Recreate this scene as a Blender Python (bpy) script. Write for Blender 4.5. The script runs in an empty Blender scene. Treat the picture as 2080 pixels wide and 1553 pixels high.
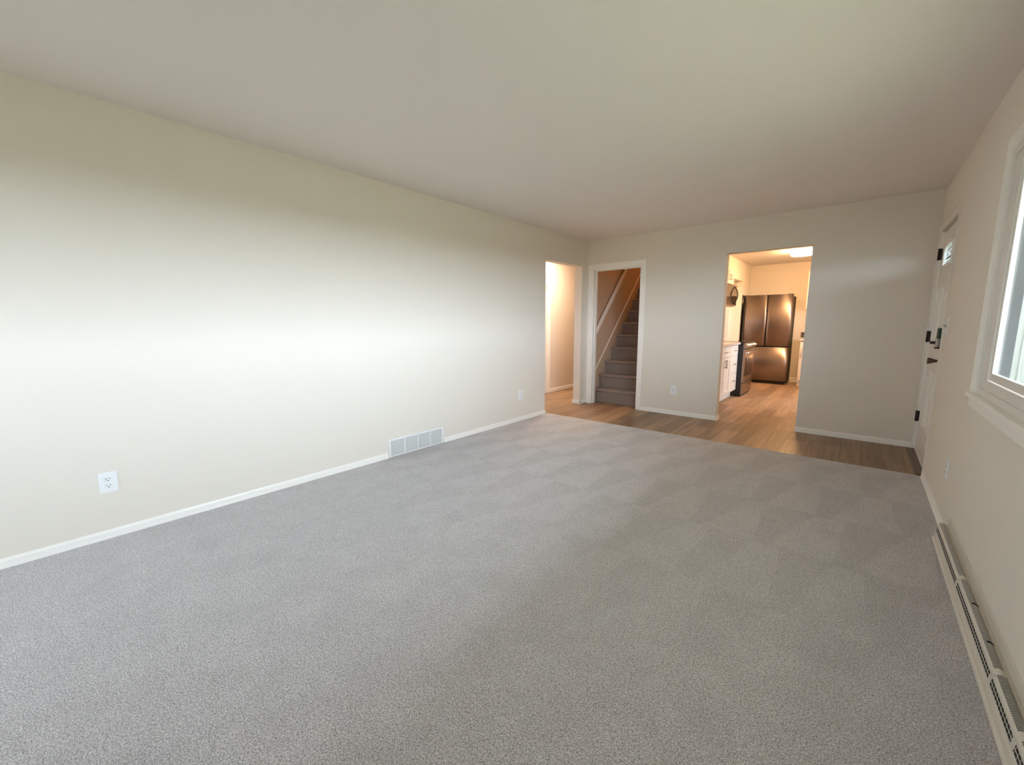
import bpy, bmesh, math, random
from mathutils import Vector, Matrix

random.seed(4)
scene = bpy.context.scene
COL = scene.collection
PI = math.pi

# ------------------------------------------------------------------ camera
CAM = (3.2563, -5.5916, 1.2332)
YAW, PITCH, ROLL, FPX = -0.7057, -0.1431, -0.0039, 830.2


def make_camera():
    cd = bpy.data.cameras.new('camera')
    cd.sensor_fit = 'HORIZONTAL'
    cd.sensor_width = 36.0
    cd.lens = FPX / 2080.0 * 36.0
    cd.clip_start = 0.02
    cd.clip_end = 300
    co = bpy.data.objects.new('camera', cd)
    COL.objects.link(co)
    f = Vector((math.sin(YAW) * math.cos(PITCH), math.cos(YAW) * math.cos(PITCH), math.sin(PITCH)))
    r = Vector((math.cos(YAW), -math.sin(YAW), 0))
    u = r.cross(f)
    r2 = r * math.cos(ROLL) + u * math.sin(ROLL)
    u2 = -r * math.sin(ROLL) + u * math.cos(ROLL)
    m = Matrix((r2, u2, -f)).transposed().to_4x4()
    m.translation = Vector(CAM)
    co.matrix_world = m
    scene.camera = co


make_camera()

# ------------------------------------------------------------------ view, world, lights
scene.view_settings.view_transform = 'Standard'
scene.view_settings.look = 'None'
scene.view_settings.gamma = 1.0
scene.view_settings.use_curve_mapping = False
scene.view_settings.exposure = 1.68
scene.cycles.use_denoising = True
scene.cycles.max_bounces = 14
scene.cycles.diffuse_bounces = 10
scene.cycles.glossy_bounces = 6
scene.cycles.transparent_max_bounces = 12
scene.cycles.caustics_reflective = False
scene.cycles.caustics_refractive = False
scene.cycles.sample_clamp_indirect = 8.0

SKY_STRENGTH = 9.5
W = bpy.data.worlds.new('overcast_sky')
scene.world = W
W.use_nodes = True
bg = W.node_tree.nodes['Background']
bg.inputs['Color'].default_value = (0.785, 0.868, 1.0, 1)
bg.inputs['Strength'].default_value = SKY_STRENGTH


def light(name, kind, loc, energy, color, size=0.2, rot=(0, 0, 0), **kw):
    ld = bpy.data.lights.new(name, kind)
    ld.energy = energy
    ld.color = color
    if kind == 'AREA':
        ld.shape = kw.get('shape', 'DISK')
        ld.size = size
        if 'size_y' in kw:
            ld.size_y = kw['size_y']
        if kw.get('portal'):
            ld.cycles.is_portal = True
    else:
        ld.shadow_soft_size = size
    lo = bpy.data.objects.new(name, ld)
    lo.location = loc
    lo.rotation_euler = rot
    COL.objects.link(lo)
    return lo


WIN_Y0, WIN_Y1, WIN_Z0, WIN_Z1 = -5.20, -2.465, 0.875, 2.035
# portal of the big window (guides the daylight, gives none of its own)
light('window_daylight_portal', 'AREA', (3.90, (WIN_Y0 + WIN_Y1) / 2, (WIN_Z0 + WIN_Z1) / 2), 1.0, (1, 1, 1),
      size=WIN_Y1 - WIN_Y0, rot=(0, PI / 2, 0), shape='RECTANGLE', size_y=WIN_Y1 - WIN_Y0, portal=True)
KW_Y0, KW_Y1, KW_Z0, KW_Z1 = 1.75, 2.85, 1.08, 2.00      # unseen kitchen window in the right wall, added to light the cabinets
RWX0, RWX1, RWZ0, RWZ1 = 0.6, 1.35, 1.0, 2.03             # unseen window in the rear wall, added as fill light
light('added_kitchen_window_portal', 'AREA', (3.90, (KW_Y0 + KW_Y1) / 2, (KW_Z0 + KW_Z1) / 2), 1.0, (1, 1, 1),
      size=KW_Y1 - KW_Y0, rot=(0, PI / 2, 0), shape='RECTANGLE', size_y=KW_Y1 - KW_Y0, portal=True)
light('added_rear_window_portal', 'AREA', ((RWX0 + RWX1) / 2, -7.75, (RWZ0 + RWZ1) / 2), 1.0, (1, 1, 1),
      size=RWX1 - RWX0, rot=(PI / 2, 0, 0), shape='RECTANGLE', size_y=RWZ1 - RWZ0, portal=True)
# ceiling lamp of the side hall and the landing light at the stair head
light('hall_ceiling_light', 'AREA', (-0.50, 0.12, 2.42), 11.0, (1.0, 0.78, 0.58), size=0.3)
light('stair_landing_light', 'AREA', (0.5, 3.9, 4.9), 30.0, (1.0, 0.48, 0.14), size=0.3)


# ------------------------------------------------------------------ materials
def nodes_of(m):
    return m.node_tree.nodes, m.node_tree.links


def mat(name, col, rough=0.5, metal=0.0, spec=0.5, bump=0.0, bscale=200.0, tint=0.0, tscale=3.0, emit=None, estr=0.0,
        coat=0.0, stretch=None):
    m = bpy.data.materials.new(name)
    m.use_nodes = True
    N, L = nodes_of(m)
    b = N['Principled BSDF']
    b.inputs['Base Color'].default_value = (*col, 1)
    b.inputs['Roughness'].default_value = rough
    b.inputs['Metallic'].default_value = metal
    b.inputs['Specular IOR Level'].default_value = spec
    b.inputs['Coat Weight'].default_value = coat
    tc = N.new('ShaderNodeTexCoord')
    mp = N.new('ShaderNodeMapping')
    L.new(tc.outputs['Object'], mp.inputs['Vector'])
    if stretch:
        mp.inputs['Scale'].default_value = stretch
    n2 = N.new('ShaderNodeTexNoise')
    n2.inputs['Scale'].default_value = tscale
    n2.inputs['Detail'].default_value = 3
    L.new(mp.outputs['Vector'], n2.inputs['Vector'])
    if tint > 0:
        mx = N.new('ShaderNodeMix')
        mx.data_type = 'RGBA'
        mx.inputs['A'].default_value = (*[c * (1 - tint) for c in col], 1)
        mx.inputs['B'].default_value = (*[min(1, c * (1 + tint)) for c in col], 1)
        L.new(n2.outputs['Fac'], mx.inputs['Factor'])
        L.new(mx.outputs['Result'], b.inputs['Base Color'])
    if bump > 0:
        n1 = N.new('ShaderNodeTexNoise')
        n1.inputs['Scale'].default_value = bscale
        n1.inputs['Detail'].default_value = 4
        L.new(mp.outputs['Vector'], n1.inputs['Vector'])
        bp = N.new('ShaderNodeBump')
        bp.inputs['Strength'].default_value = bump
        bp.inputs['Distance'].default_value = 0.002
        L.new(n1.outputs['Fac'], bp.inputs['Height'])
        L.new(bp.outputs['Normal'], b.inputs['Normal'])
    if emit:
        b.inputs['Emission Color'].default_value = (*emit, 1)
        b.inputs['Emission Strength'].default_value = estr
    return m


def math_node(N, op, a=None, b=None, v0=None, v1=None, L=None):
    n = N.new('ShaderNodeMath')
    n.operation = op
    if a is not None:
        L.new(a, n.inputs[0])
    if v0 is not None:
        n.inputs[0].default_value = v0
    if b is not None:
        L.new(b, n.inputs[1])
    if v1 is not None:
        n.inputs[1].default_value = v1
    return n.outputs[0]


def make_wood():
    m = bpy.data.materials.new('vinyl_plank_oak')
    m.use_nodes = True
    N, L = nodes_of(m)
    b = N['Principled BSDF']
    tc = N.new('ShaderNodeTexCoord')
    sp = N.new('ShaderNodeSeparateXYZ')
    L.new(tc.outputs['Object'], sp.inputs[0])
    cb = N.new('ShaderNodeCombineXYZ')
    L.new(sp.outputs['Y'], cb.inputs['X'])
    L.new(sp.outputs['X'], cb.inputs['Y'])
    br = N.new('ShaderNodeTexBrick')
    br.offset = 0.37
    br.inputs['Scale'].default_value = 1.0
    br.inputs['Brick Width'].default_value = 1.22
    br.inputs['Row Height'].default_value = 0.152
    br.inputs['Mortar Size'].default_value = 0.0012
    br.inputs['Mortar Smooth'].default_value = 0.2
    br.inputs['Color1'].default_value = (0.25, 0.160, 0.097, 1)
    br.inputs['Color2'].default_value = (0.46, 0.305, 0.19, 1)
    br.inputs['Mortar'].default_value = (0.12, 0.075, 0.045, 1)
    L.new(cb.outputs[0], br.inputs['Vector'])
    mp = N.new('ShaderNodeMapping')
    mp.inputs['Scale'].default_value = (16, 0.9, 1)
    L.new(tc.outputs['Object'], mp.inputs['Vector'])
    ns = N.new('ShaderNodeTexNoise')
    ns.inputs['Scale'].default_value = 1.6
    ns.inputs['Detail'].default_value = 6
    ns.inputs['Roughness'].default_value = 0.65
    ns.inputs['Distortion'].default_value = 0.6
    L.new(mp.outputs[0], ns.inputs['Vector'])
    rp = N.new('ShaderNodeMapRange')
    rp.inputs['From Min'].default_value = 0.3
    rp.inputs['From Max'].default_value = 0.75
    rp.inputs['To Min'].default_value = 0.62
    rp.inputs['To Max'].default_value = 1.22
    L.new(ns.outputs['Fac'], rp.inputs['Value'])
    mx = N.new('ShaderNodeMix')
    mx.data_type = 'RGBA'
    mx.blend_type = 'MULTIPLY'
    mx.inputs['Factor'].default_value = 1.0
    L.new(br.outputs['Color'], mx.inputs['A'])
    L.new(rp.outputs[0], mx.inputs['B'])
    L.new(mx.outputs['Result'], b.inputs['Base Color'])
    b.inputs['Roughness'].default_value = 0.42
    b.inputs['Specular IOR Level'].default_value = 0.4
    bp = N.new('ShaderNodeBump')
    bp.inputs['Strength'].default_value = 0.12
    bp.inputs['Distance'].default_value = 0.001
    L.new(br.outputs['Fac'], bp.inputs['Height'])
    bp.invert = True
    L.new(bp.outputs[0], b.inputs['Normal'])
    return m


def make_carpet(name, c0, c1, nap=True, scale=1.0):
    m = bpy.data.materials.new(name)
    m.use_nodes = True
    N, L = nodes_of(m)
    b = N['Principled BSDF']
    b.inputs['Roughness'].default_value = 0.95
    b.inputs['Specular IOR Level'].default_value = 0.1
    b.inputs['Sheen Weight'].default_value = 0.25
    b.inputs['Sheen Roughness'].default_value = 0.6
    tc = N.new('ShaderNodeTexCoord')
    # twisted tufts: fine distorted noise + cells
    n1 = N.new('ShaderNodeTexNoise')
    n1.inputs['Scale'].default_value = 235 * scale
    n1.inputs['Detail'].default_value = 2.5
    n1.inputs['Roughness'].default_value = 0.65
    n1.inputs['Distortion'].default_value = 0.8
    L.new(tc.outputs['Object'], n1.inputs['Vector'])
    v1 = N.new('ShaderNodeTexVoronoi')
    v1.inputs['Scale'].default_value = 260 * scale
    L.new(tc.outputs['Object'], v1.inputs['Vector'])
    n3 = N.new('ShaderNodeTexNoise')
    n3.inputs['Scale'].default_value = 7
    n3.inputs['Detail'].default_value = 5
    L.new(tc.outputs['Object'], n3.inputs['Vector'])
    mr = N.new('ShaderNodeMapRange')
    mr.inputs['From Min'].default_value = 0.36
    mr.inputs['From Max'].default_value = 0.63
    L.new(n1.outputs['Fac'], mr.inputs['Value'])
    mx = N.new('ShaderNodeMix')
    mx.data_type = 'RGBA'
    mx.inputs['A'].default_value = (*c0, 1)
    mx.inputs['B'].default_value = (*c1, 1)
    L.new(mr.outputs[0], mx.inputs['Factor'])
    fac = math_node(N, 'MULTIPLY_ADD', n3.outputs['Fac'], None, None, 0.22, L)
    fac.node.inputs[2].default_value = 0.89
    if nap:
        # rows of vacuum strokes: the pile lies one way or the other in wedges
        sp = N.new('ShaderNodeSeparateXYZ')
        L.new(tc.outputs['Object'], sp.inputs[0])
        wob = N.new('ShaderNodeTexNoise')
        wob.inputs['Scale'].default_value = 1.1
        L.new(tc.outputs['Object'], wob.inputs['Vector'])
        wv = math_node(N, 'MULTIPLY', wob.outputs['Fac'], None, None, 0.06, L)
        yy = math_node(N, 'ADD', sp.outputs['Y'], wv, L=L)
        yr = math_node(N, 'DIVIDE', yy, None, None, 0.60, L)
        row = math_node(N, 'FLOOR', yr, L=L)
        fy = math_node(N, 'FRACT', yr, L=L)
        sh = math_node(N, 'MULTIPLY', row, None, None, 0.371, L)
        xs = math_node(N, 'DIVIDE', sp.outputs['X'], None, None, 0.38, L)
        xs = math_node(N, 'ADD', xs, sh, L=L)
        xw = math_node(N, 'MULTIPLY', wob.outputs['Fac'], None, None, 0.5, L)
        xs = math_node(N, 'ADD', xs, xw, L=L)
        fx = math_node(N, 'FRACT', xs, L=L)
        half = math_node(N, 'MULTIPLY', fy, None, None, 0.45, L)
        half = math_node(N, 'ADD', half, None, None, 0.22, L)
        dx = math_node(N, 'SUBTRACT', fx, half, L=L)
        st = N.new('ShaderNodeMapRange')
        st.interpolation_type = 'SMOOTHSTEP'
        st.inputs['From Min'].default_value = -0.04
        st.inputs['From Max'].default_value = 0.04
        st.inputs['To Min'].default_value = 0.90
        st.inputs['To Max'].default_value = 1.05
        L.new(dx, st.inputs['Value'])
        edge = N.new('ShaderNodeMapRange')
        edge.inputs['From Min'].default_value = 0.0
        edge.inputs['From Max'].default_value = 0.06
        edge.inputs['To Min'].default_value = 0.90
        edge.inputs['To Max'].default_value = 1.0
        L.new(fy, edge.inputs['Value'])
        nap_ = math_node(N, 'MULTIPLY', st.outputs[0], edge.outputs[0], L=L)
        nap_ = math_node(N, 'SUBTRACT', nap_, None, None, 1.0, L)
        fd = N.new('ShaderNodeMapRange')      # freshest strokes lie towards the planks
        fd.inputs['From Min'].default_value = -4.3
        fd.inputs['From Max'].default_value = -2.9
        fd.inputs['To Min'].default_value = 0.15
        fd.inputs['To Max'].default_value = 0.60
        L.new(sp.outputs['Y'], fd.inputs['Value'])
        nap_ = math_node(N, 'MULTIPLY', nap_, fd.outputs[0], L=L)
        nap_ = math_node(N, 'ADD', nap_, None, None, 1.0, L)
        fac = math_node(N, 'MULTIPLY', fac, nap_, L=L)
    m2 = N.new('ShaderNodeMix')
    m2.data_type = 'RGBA'
    m2.blend_type = 'MULTIPLY'
    m2.inputs['Factor'].default_value = 1
    L.new(mx.outputs['Result'], m2.inputs['A'])
    L.new(fac, m2.inputs['B'])
    L.new(m2.outputs['Result'], b.inputs['Base Color'])
    h = math_node(N, 'MULTIPLY', n1.outputs['Fac'], None, None, 1.6, L)
    h = math_node(N, 'SUBTRACT', h, v1.outputs['Distance'], L=L)
    bp = N.new('ShaderNodeBump')
    bp.inputs['Strength'].default_value = 0.8
    bp.inputs['Distance'].default_value = 0.003
    L.new(h, bp.inputs['Height'])
    L.new(bp.outputs[0], b.inputs['Normal'])
    return m


def make_glass(name, tint=(0.95, 0.98, 0.97), frost=0.0):
    m = bpy.data.materials.new(name)
    m.use_nodes = True
    N, L = nodes_of(m)
    for n in list(N):
        if n.type != 'OUTPUT_MATERIAL':
            N.remove(n)
    out = [n for n in N if n.type == 'OUTPUT_MATERIAL'][0]
    tr = N.new('ShaderNodeBsdfTransparent')
    tr.inputs['Color'].default_value = (*tint, 1)
    gl = N.new('ShaderNodeBsdfGlossy')
    gl.inputs['Roughness'].default_value = 0.02
    lw = N.new('ShaderNodeLayerWeight')     # same reflectance from both sides of the pane
    lw.inputs['Blend'].default_value = 0.5
    pw5 = math_node(N, 'POWER', lw.outputs['Facing'], None, None, 5.0, L)
    frn = math_node(N, 'MULTIPLY_ADD', pw5, None, None, 0.90, L)
    frn.node.inputs[2].default_value = 0.04
    mx = N.new('ShaderNodeMixShader')
    L.new(frn, mx.inputs[0])
    L.new(tr.outputs[0], mx.inputs[1])
    L.new(gl.outputs[0], mx.inputs[2])
    last = mx
    if frost > 0:
        df = N.new('ShaderNodeBsdfTranslucent')
        df.inputs['Color'].default_value = (0.8, 0.85, 0.9, 1)
        ns = N.new('ShaderNodeTexNoise')
        ns.inputs['Scale'].default_value = 60
        bp = N.new('ShaderNodeBump')
        bp.inputs['Distance'].default_value = 0.002
        L.new(ns.outputs['Fac'], bp.inputs['Height'])
        L.new(bp.outputs[0], gl.inputs['Normal'])
        m3 = N.new('ShaderNodeMixShader')
        m3.inputs[0].default_value = frost
        L.new(mx.outputs[0], m3.inputs[1])
        L.new(df.outputs[0], m3.inputs[2])
        last = m3
    L.new(last.outputs[0], out.inputs['Surface'])
    return m


M = {}
M['wall'] = mat('warm_white_wall_paint', (0.775, 0.722, 0.648), 0.75, spec=0.25, bump=0.10, bscale=260, tint=0.012, tscale=2)
M['ceil'] = mat('ceiling_paint', (0.80, 0.752, 0.712), 0.85, spec=0.15, bump=0.12, bscale=220, tint=0.012, tscale=2)
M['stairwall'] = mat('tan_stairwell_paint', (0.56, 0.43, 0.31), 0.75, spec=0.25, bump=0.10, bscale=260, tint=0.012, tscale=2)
M['trim'] = mat('white_gloss_trim', (0.90, 0.88, 0.84), 0.35, bump=0.03, bscale=60, tint=0.01)
M['door'] = mat('white_door_paint', (0.80, 0.760, 0.700), 0.30, bump=0.03, bscale=60, tint=0.01)
M['wood'] = make_wood()
M['carpet'] = make_carpet('grey_cut_pile_carpet', (0.255, 0.243, 0.250), (0.86, 0.83, 0.855))
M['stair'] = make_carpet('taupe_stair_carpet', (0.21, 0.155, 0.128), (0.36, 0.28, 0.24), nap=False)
M['steel'] = mat('brushed_stainless', (0.36, 0.30, 0.275), 0.36, metal=1.0, bump=0.05, bscale=8, tint=0.10, tscale=4,
                 stretch=(60, 60, 0.08))
_b = M['steel'].node_tree.nodes['Principled BSDF']
_b.inputs['Anisotropic'].default_value = 0.75
_b.inputs['Anisotropic Rotation'].default_value = 0.25
_t = M['steel'].node_tree.nodes.new('ShaderNodeTangent')
_t.direction_type = 'RADIAL'
_t.axis = 'Z'
M['steel'].node_tree.links.new(_t.outputs[0], _b.inputs['Tangent'])
M['chrome'] = mat('bright_handle_metal', (0.80, 0.78, 0.75), 0.15, metal=1.0, tint=0.02)
M['knobmetal'] = mat('dull_knob_metal', (0.16, 0.13, 0.105), 0.35, metal=0.9, tint=0.05)
M['nickel'] = mat('satin_nickel', (0.42, 0.38, 0.34), 0.32, metal=1.0, tint=0.03)
M['bronze'] = mat('dark_bronze_hinge', (0.035, 0.022, 0.018), 0.45, metal=0.4, tint=0.05)
M['black'] = mat('black_enamel', (0.012, 0.010, 0.010), 0.30, tint=0.1)
M['charcoal'] = mat('charcoal_textured_side', (0.020, 0.015, 0.012), 0.6, spec=0.2, tint=0.1)
M['blackglass'] = mat('black_glass', (0.035, 0.022, 0.014), 0.05, tint=0.05, coat=0.5)
M['dark'] = mat('painted_slot_shade', (0.010, 0.008, 0.007), 0.8, tint=0.1)  # black stands in for the shade inside slots, gaps and recesses
M['cab'] = mat('white_cabinet_paint', (0.80, 0.775, 0.74), 0.38, tint=0.01)
M['counter'] = mat('pale_laminate_counter', (0.62, 0.54, 0.50), 0.25, tint=0.06, tscale=30)
M['splash'] = mat('satin_splash_panel', (0.62, 0.58, 0.56), 0.35, tint=0.03, tscale=6)
M['plate'] = mat('white_plastic_plate', (0.84, 0.85, 0.86), 0.30, tint=0.01)
M['register'] = mat('cream_enamel_register', (0.70, 0.655, 0.58), 0.40, bump=0.05, bscale=80, tint=0.02)
M['ventwhite'] = mat('white_enamel_vent', (0.82, 0.82, 0.81), 0.35, tint=0.01)
M['green'] = mat('dark_green_lock_case', (0.012, 0.045, 0.020), 0.35, tint=0.1)
M['jambgrey'] = mat('shade_toned_outer_jamb', (0.060, 0.072, 0.080), 0.6, tint=0.05)  # dark grey-blue paints in the shade on the outer jamb
M['vinyl'] = mat('white_vinyl_window', (0.76, 0.74, 0.70), 0.30, tint=0.01)
M['threshold'] = mat('dark_stained_threshold', (0.11, 0.065, 0.035), 0.4, tint=0.2, tscale=20)
M['lamp'] = mat('lit_lamp_diffuser', (0.9, 0.85, 0.75), 0.4, emit=(1.0, 0.57, 0.25), estr=56.0, tint=0.01)
M['lampmetal'] = mat('brushed_lamp_ring', (0.22, 0.19, 0.16), 0.5, metal=0.6, tint=0.03)
M['glass'] = make_glass('clear_window_glass')
M['leadglass'] = make_glass('textured_door_glass', (0.62, 0.66, 0.68), frost=0.03)
M['grass'] = mat('lawn_grass', (0.17, 0.165, 0.105), 0.9, tint=0.25, tscale=4, bump=0.3, bscale=60)
M['siding'] = mat('spruce_green_siding', (0.145, 0.150, 0.128), 0.7, tint=0.25, tscale=1.5, stretch=(6, 6, 0.05))
M['outer'] = mat('outer_wall_siding', (0.55, 0.55, 0.53), 0.7, tint=0.03)


# ------------------------------------------------------------------ mesh helpers
class MB:
    """collects shapes (world coordinates) for one mesh"""

    def __init__(self):
        self.v, self.f, self.smooth = [], [], []

    def add(self, vs, fs, smooth=False):
        o = len(self.v)
        self.v += [tuple(p) for p in vs]
        self.f += [tuple(i + o for i in f) for f in fs]
        self.smooth += [smooth] * len(fs)
        return self

    def box(self, x0, x1, y0, y1, z0, z1):
        x0, x1 = min(x0, x1), max(x0, x1)
        y0, y1 = min(y0, y1), max(y0, y1)
        z0, z1 = min(z0, z1), max(z0, z1)
        vs = [(x0, y0, z0), (x1, y0, z0), (x1, y1, z0), (x0, y1, z0), (x0, y0, z1), (x1, y0, z1), (x1, y1, z1), (x0, y1, z1)]
        fs = [(0, 3, 2, 1), (4, 5, 6, 7), (0, 1, 5, 4), (1, 2, 6, 5), (2, 3, 7, 6), (3, 0, 4, 7)]
        return self.add(vs, fs)

    def prism(self, pts, axis, a0, a1, smooth=False):
        """closed 2-D outline swept along axis; pts are the two other coordinates in xyz order"""
        n = len(pts)

        def P(q, a):
            if axis == 'x':
                return (a, q[0], q[1])
            if axis == 'y':
                return (q[0], a, q[1])
            return (q[0], q[1], a)
        vs = [P(q, a0) for q in pts] + [P(q, a1) for q in pts]
        fs = [(i, (i + 1) % n, n + (i + 1) % n, n + i) for i in range(n)]
        self.add(vs, fs, smooth)
        o = len(self.v) - 2 * n
        self.f += [tuple(o + i for i in range(n))[::-1], tuple(o + n + i for i in range(n))]
        self.smooth += [False, False]
        return self

    def tube(self, pts, r, seg=10, caps=True):
        pts = [Vector(p) for p in pts]
        rs = r if isinstance(r, (list, tuple)) else [r] * len(pts)
        rings = []
        up = Vector((0.123, 0.456, 0.87)).normalized()
        for i, p in enumerate(pts):
            d = (pts[min(i + 1, len(pts) - 1)] - pts[max(i - 1, 0)]).normalized()
            a = d.cross(up).normalized()
            b = d.cross(a).normalized()
            rings.append([p + (a * math.cos(2 * PI * k / seg) + b * math.sin(2 * PI * k / seg)) * rs[i] for k in range(seg)])
        vs = [q for ring in rings for q in ring]
        fs = []
        for i in range(len(pts) - 1):
            for k in range(seg):
                fs.append((i * seg + k, i * seg + (k + 1) % seg, (i + 1) * seg + (k + 1) % seg, (i + 1) * seg + k))
        o = len(self.v)
        self.add(vs, fs, True)
        if caps:
            e = len(rings) - 1
            self.f += [tuple(o + k for k in range(seg)), tuple(o + e * seg + k for k in range(seg))[::-1]]
            self.smooth += [False, False]
        return self

    def lathe(self, prof, centre, axis='z', seg=40):
        """prof: (radius, height) list round an axis through centre"""
        vs, fs = [], []
        c = Vector(centre)
        for r, h in prof:
            for k in range(seg):
                a = 2 * PI * k / seg
                if axis == 'z':
                    vs.append(c + Vector((r * math.cos(a), r * math.sin(a), h)))
                elif axis == 'x':
                    vs.append(c + Vector((h, r * math.cos(a), r * math.sin(a))))
                else:
                    vs.append(c + Vector((r * math.cos(a), h, r * math.sin(a))))
        n = len(prof)
        for i in range(n - 1):
            for k in range(seg):
                fs.append((i * seg + k, i * seg + (k + 1) % seg, (i + 1) * seg + (k + 1) % seg, (i + 1) * seg + k))
        return self.add(vs, fs, True)

    def build(self, name, material, parent=None, bevel=0.0, seg=2, **props):
        org = Vector((0, 0, 0))
        q = parent
        while q is not None:
            org += q.location
            q = q.parent
        me = bpy.data.meshes.new(name)
        me.from_pydata([tuple(Vector(p) - org) for p in self.v], [], self.f)
        for p, s in zip(me.polygons, self.smooth):
            p.use_smooth = s
        bm = bmesh.new()
        bm.from_mesh(me)
        bmesh.ops.recalc_face_normals(bm, faces=bm.faces)
        bm.to_mesh(me)
        bm.free()
        me.materials.append(material)
        o = bpy.data.objects.new(name, me)
        COL.objects.link(o)
        if parent is not None:
            o.parent = parent
        if bevel > 0:
            b = o.modifiers.new('bevel', 'BEVEL')
            b.width = bevel
            b.segments = seg
            b.limit_method = 'ANGLE'
            b.angle_limit = math.radians(40)
            b.harden_normals = False
        for k, v in props.items():
            o[k] = v
        return o


def thing(name, label, cat, loc, group=None):
    o = bpy.data.objects.new(name, None)
    o.empty_display_size = 0.05
    o.location = loc
    COL.objects.link(o)
    o['label'] = label
    o['category'] = cat
    if group:
        o['group'] = group
    return o


def setting(name, loc=(0, 0, 0)):
    o = bpy.data.objects.new(name, None)
    o.location = loc
    o.empty_display_size = 0.05
    COL.objects.link(o)
    o['kind'] = 'structure'
    return o


def S(name, mb, material, bevel=0.0, **kw):
    return mb.build(name, material, None, bevel, kind='structure', **kw)


# ------------------------------------------------------------------ shell
H = 2.44
RW = 3.73          # inner face of the right wall
YB = -7.6          # rear wall
KB = 4.72          # kitchen back wall
KL = 1.17          # kitchen left wall
CY = -1.03         # edge where the carpet meets the planks
HX = -0.98         # far side of the hall
FZ = -0.006        # plank level

S('floor', MB().box(-1.15, RW + 0.13, YB - 0.12, KB + 0.12, -0.12, FZ), M['wood'])
cp = MB()
cp.box(0.0, RW, YB, CY, FZ, 0.0)
MBc = cp.build('carpet', M['carpet'], None, 0.003)
MBc['kind'] = 'stuff'
MBc['label'] = 'grey wall-to-wall cut-pile carpet with vacuum marks'
MBc['category'] = 'carpet'

c = MB()
SX0, SX1, SY1 = 0.03, 0.98, 4.2     # stairwell
c.box(-1.15, RW + 0.13, YB - 0.12, 0.12, H, H + 0.12)
c.box(-1.15, SX0, 0.12, KB + 0.12, H, H + 0.12)
c.box(SX1, RW + 0.13, 0.12, KB + 0.12, H, H + 0.12)
c.box(SX0, SX1, SY1, KB + 0.12, H, H + 0.12)
S('ceiling', c, M['ceil'])

LO0, LO1, LOZ = -1.075, -0.153, 2.068   # opening in the left wall
w = MB()
w.box(-0.12, 0, YB, LO0, FZ, H)
w.box(-0.12, 0, LO0, LO1, LOZ, H)
w.box(-0.12, 0, LO1, 0.0, FZ, H)
S('wall_left', w, M['wall'])

SD0, SD1, SDZ = 0.10, 0.857, 2.03       # stair doorway
KO0, KO1, KOZ = 1.922, 2.765, 2.064     # kitchen opening
w = MB()
w.box(-0.12, SD0, 0, 0.12, FZ, H)
w.box(SD0, SD1, 0, 0.12, SDZ, H)
w.box(SD1, KO0, 0, 0.12, FZ, H)
w.box(KO0, KO1, 0, 0.12, KOZ, H)
w.box(KO1, RW, 0, 0.12, FZ, H)
S('wall_far', w, M['wall'])

# right wall with the front door and the big window
DY0, DY1, DZ = -1.015, -0.085, 2.045
w = MB()
T = 0.075
w.box(RW, RW + T, YB, WIN_Y0, FZ, H)
w.box(RW, RW + T, WIN_Y0, WIN_Y1, FZ, WIN_Z0)
w.box(RW, RW + T, WIN_Y0, WIN_Y1, WIN_Z1, H)
w.box(RW, RW + T, WIN_Y1, DY0, FZ, H)
w.box(RW, RW + T, DY0, DY1, DZ, H)
w.box(RW, RW + T, DY1, KW_Y0, FZ, H)
w.box(RW, RW + T, KW_Y0, KW_Y1, FZ, KW_Z0)
w.box(RW, RW + T, KW_Y0, KW_Y1, KW_Z1, H)
w.box(RW, RW + T, KW_Y1, KB, FZ, H)
S('wall_right', w, M['wall'])
w = MB()
w.box(-1.15, RWX0, YB - 0.12, YB, FZ, H)
w.box(RWX1, RW + T, YB - 0.12, YB, FZ, H)
w.box(RWX0, RWX1, YB - 0.12, YB, FZ, RWZ0)
w.box(RWX0, RWX1, YB - 0.12, YB, RWZ1, H)
S('wall_rear', w, M['wall'])
# kitchen
w = MB()
w.box(SX1, KL, 0.12, KB, FZ, H)
w.box(KL, 1.30, 0.12, 4.0, 2.07, H)
w.box(KL, 1.30, 4.0, KB, 1.80, H)
w.box(KL, 1.30, 4.0, 4.05, FZ, 1.80)
S('wall_kitchen_left', w, M['wall'])
S('wall_kitchen_back', MB().box(-1.15, RW + T, KB, KB + 0.12, FZ, H), M['wall'])
# stairwell and hall
w = MB()
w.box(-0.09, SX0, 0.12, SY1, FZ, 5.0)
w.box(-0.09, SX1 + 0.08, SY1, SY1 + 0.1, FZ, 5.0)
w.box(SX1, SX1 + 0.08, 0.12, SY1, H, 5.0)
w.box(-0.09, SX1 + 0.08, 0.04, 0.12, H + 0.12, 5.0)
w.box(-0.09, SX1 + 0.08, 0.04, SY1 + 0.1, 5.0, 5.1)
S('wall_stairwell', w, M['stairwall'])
w = MB()
w.box(HX - 0.12, HX, YB, -0.62, FZ, H)
w.box(HX - 0.12, HX, -0.62, 0.32, 2.02, H)
w.box(HX - 0.12, HX, 0.32, KB, FZ, H)
w.box(HX, -0.12, -1.9, -1.8, FZ, H)
w.box(HX, -0.09, 2.9, 3.0, FZ, H)
S('wall_hall', w, M['wall'])


# ------------------------------------------------------------------ skirting and casings
def base_y(mb, x, sgn, y0, y1, h=0.05, t=0.012):
    """board against a wall of constant x; sgn points into the room"""
    pr = [(x, FZ), (x + sgn * (t + 0.004), FZ), (x + sgn * (t + 0.004), 0.010), (x + sgn * t, 0.014),
          (x + sgn * t, h * 0.72), (x + sgn * t * 0.55, h * 0.9), (x + sgn * t * 0.4, h), (x, h)]
    mb.prism(pr, 'y', y0, y1)


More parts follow.
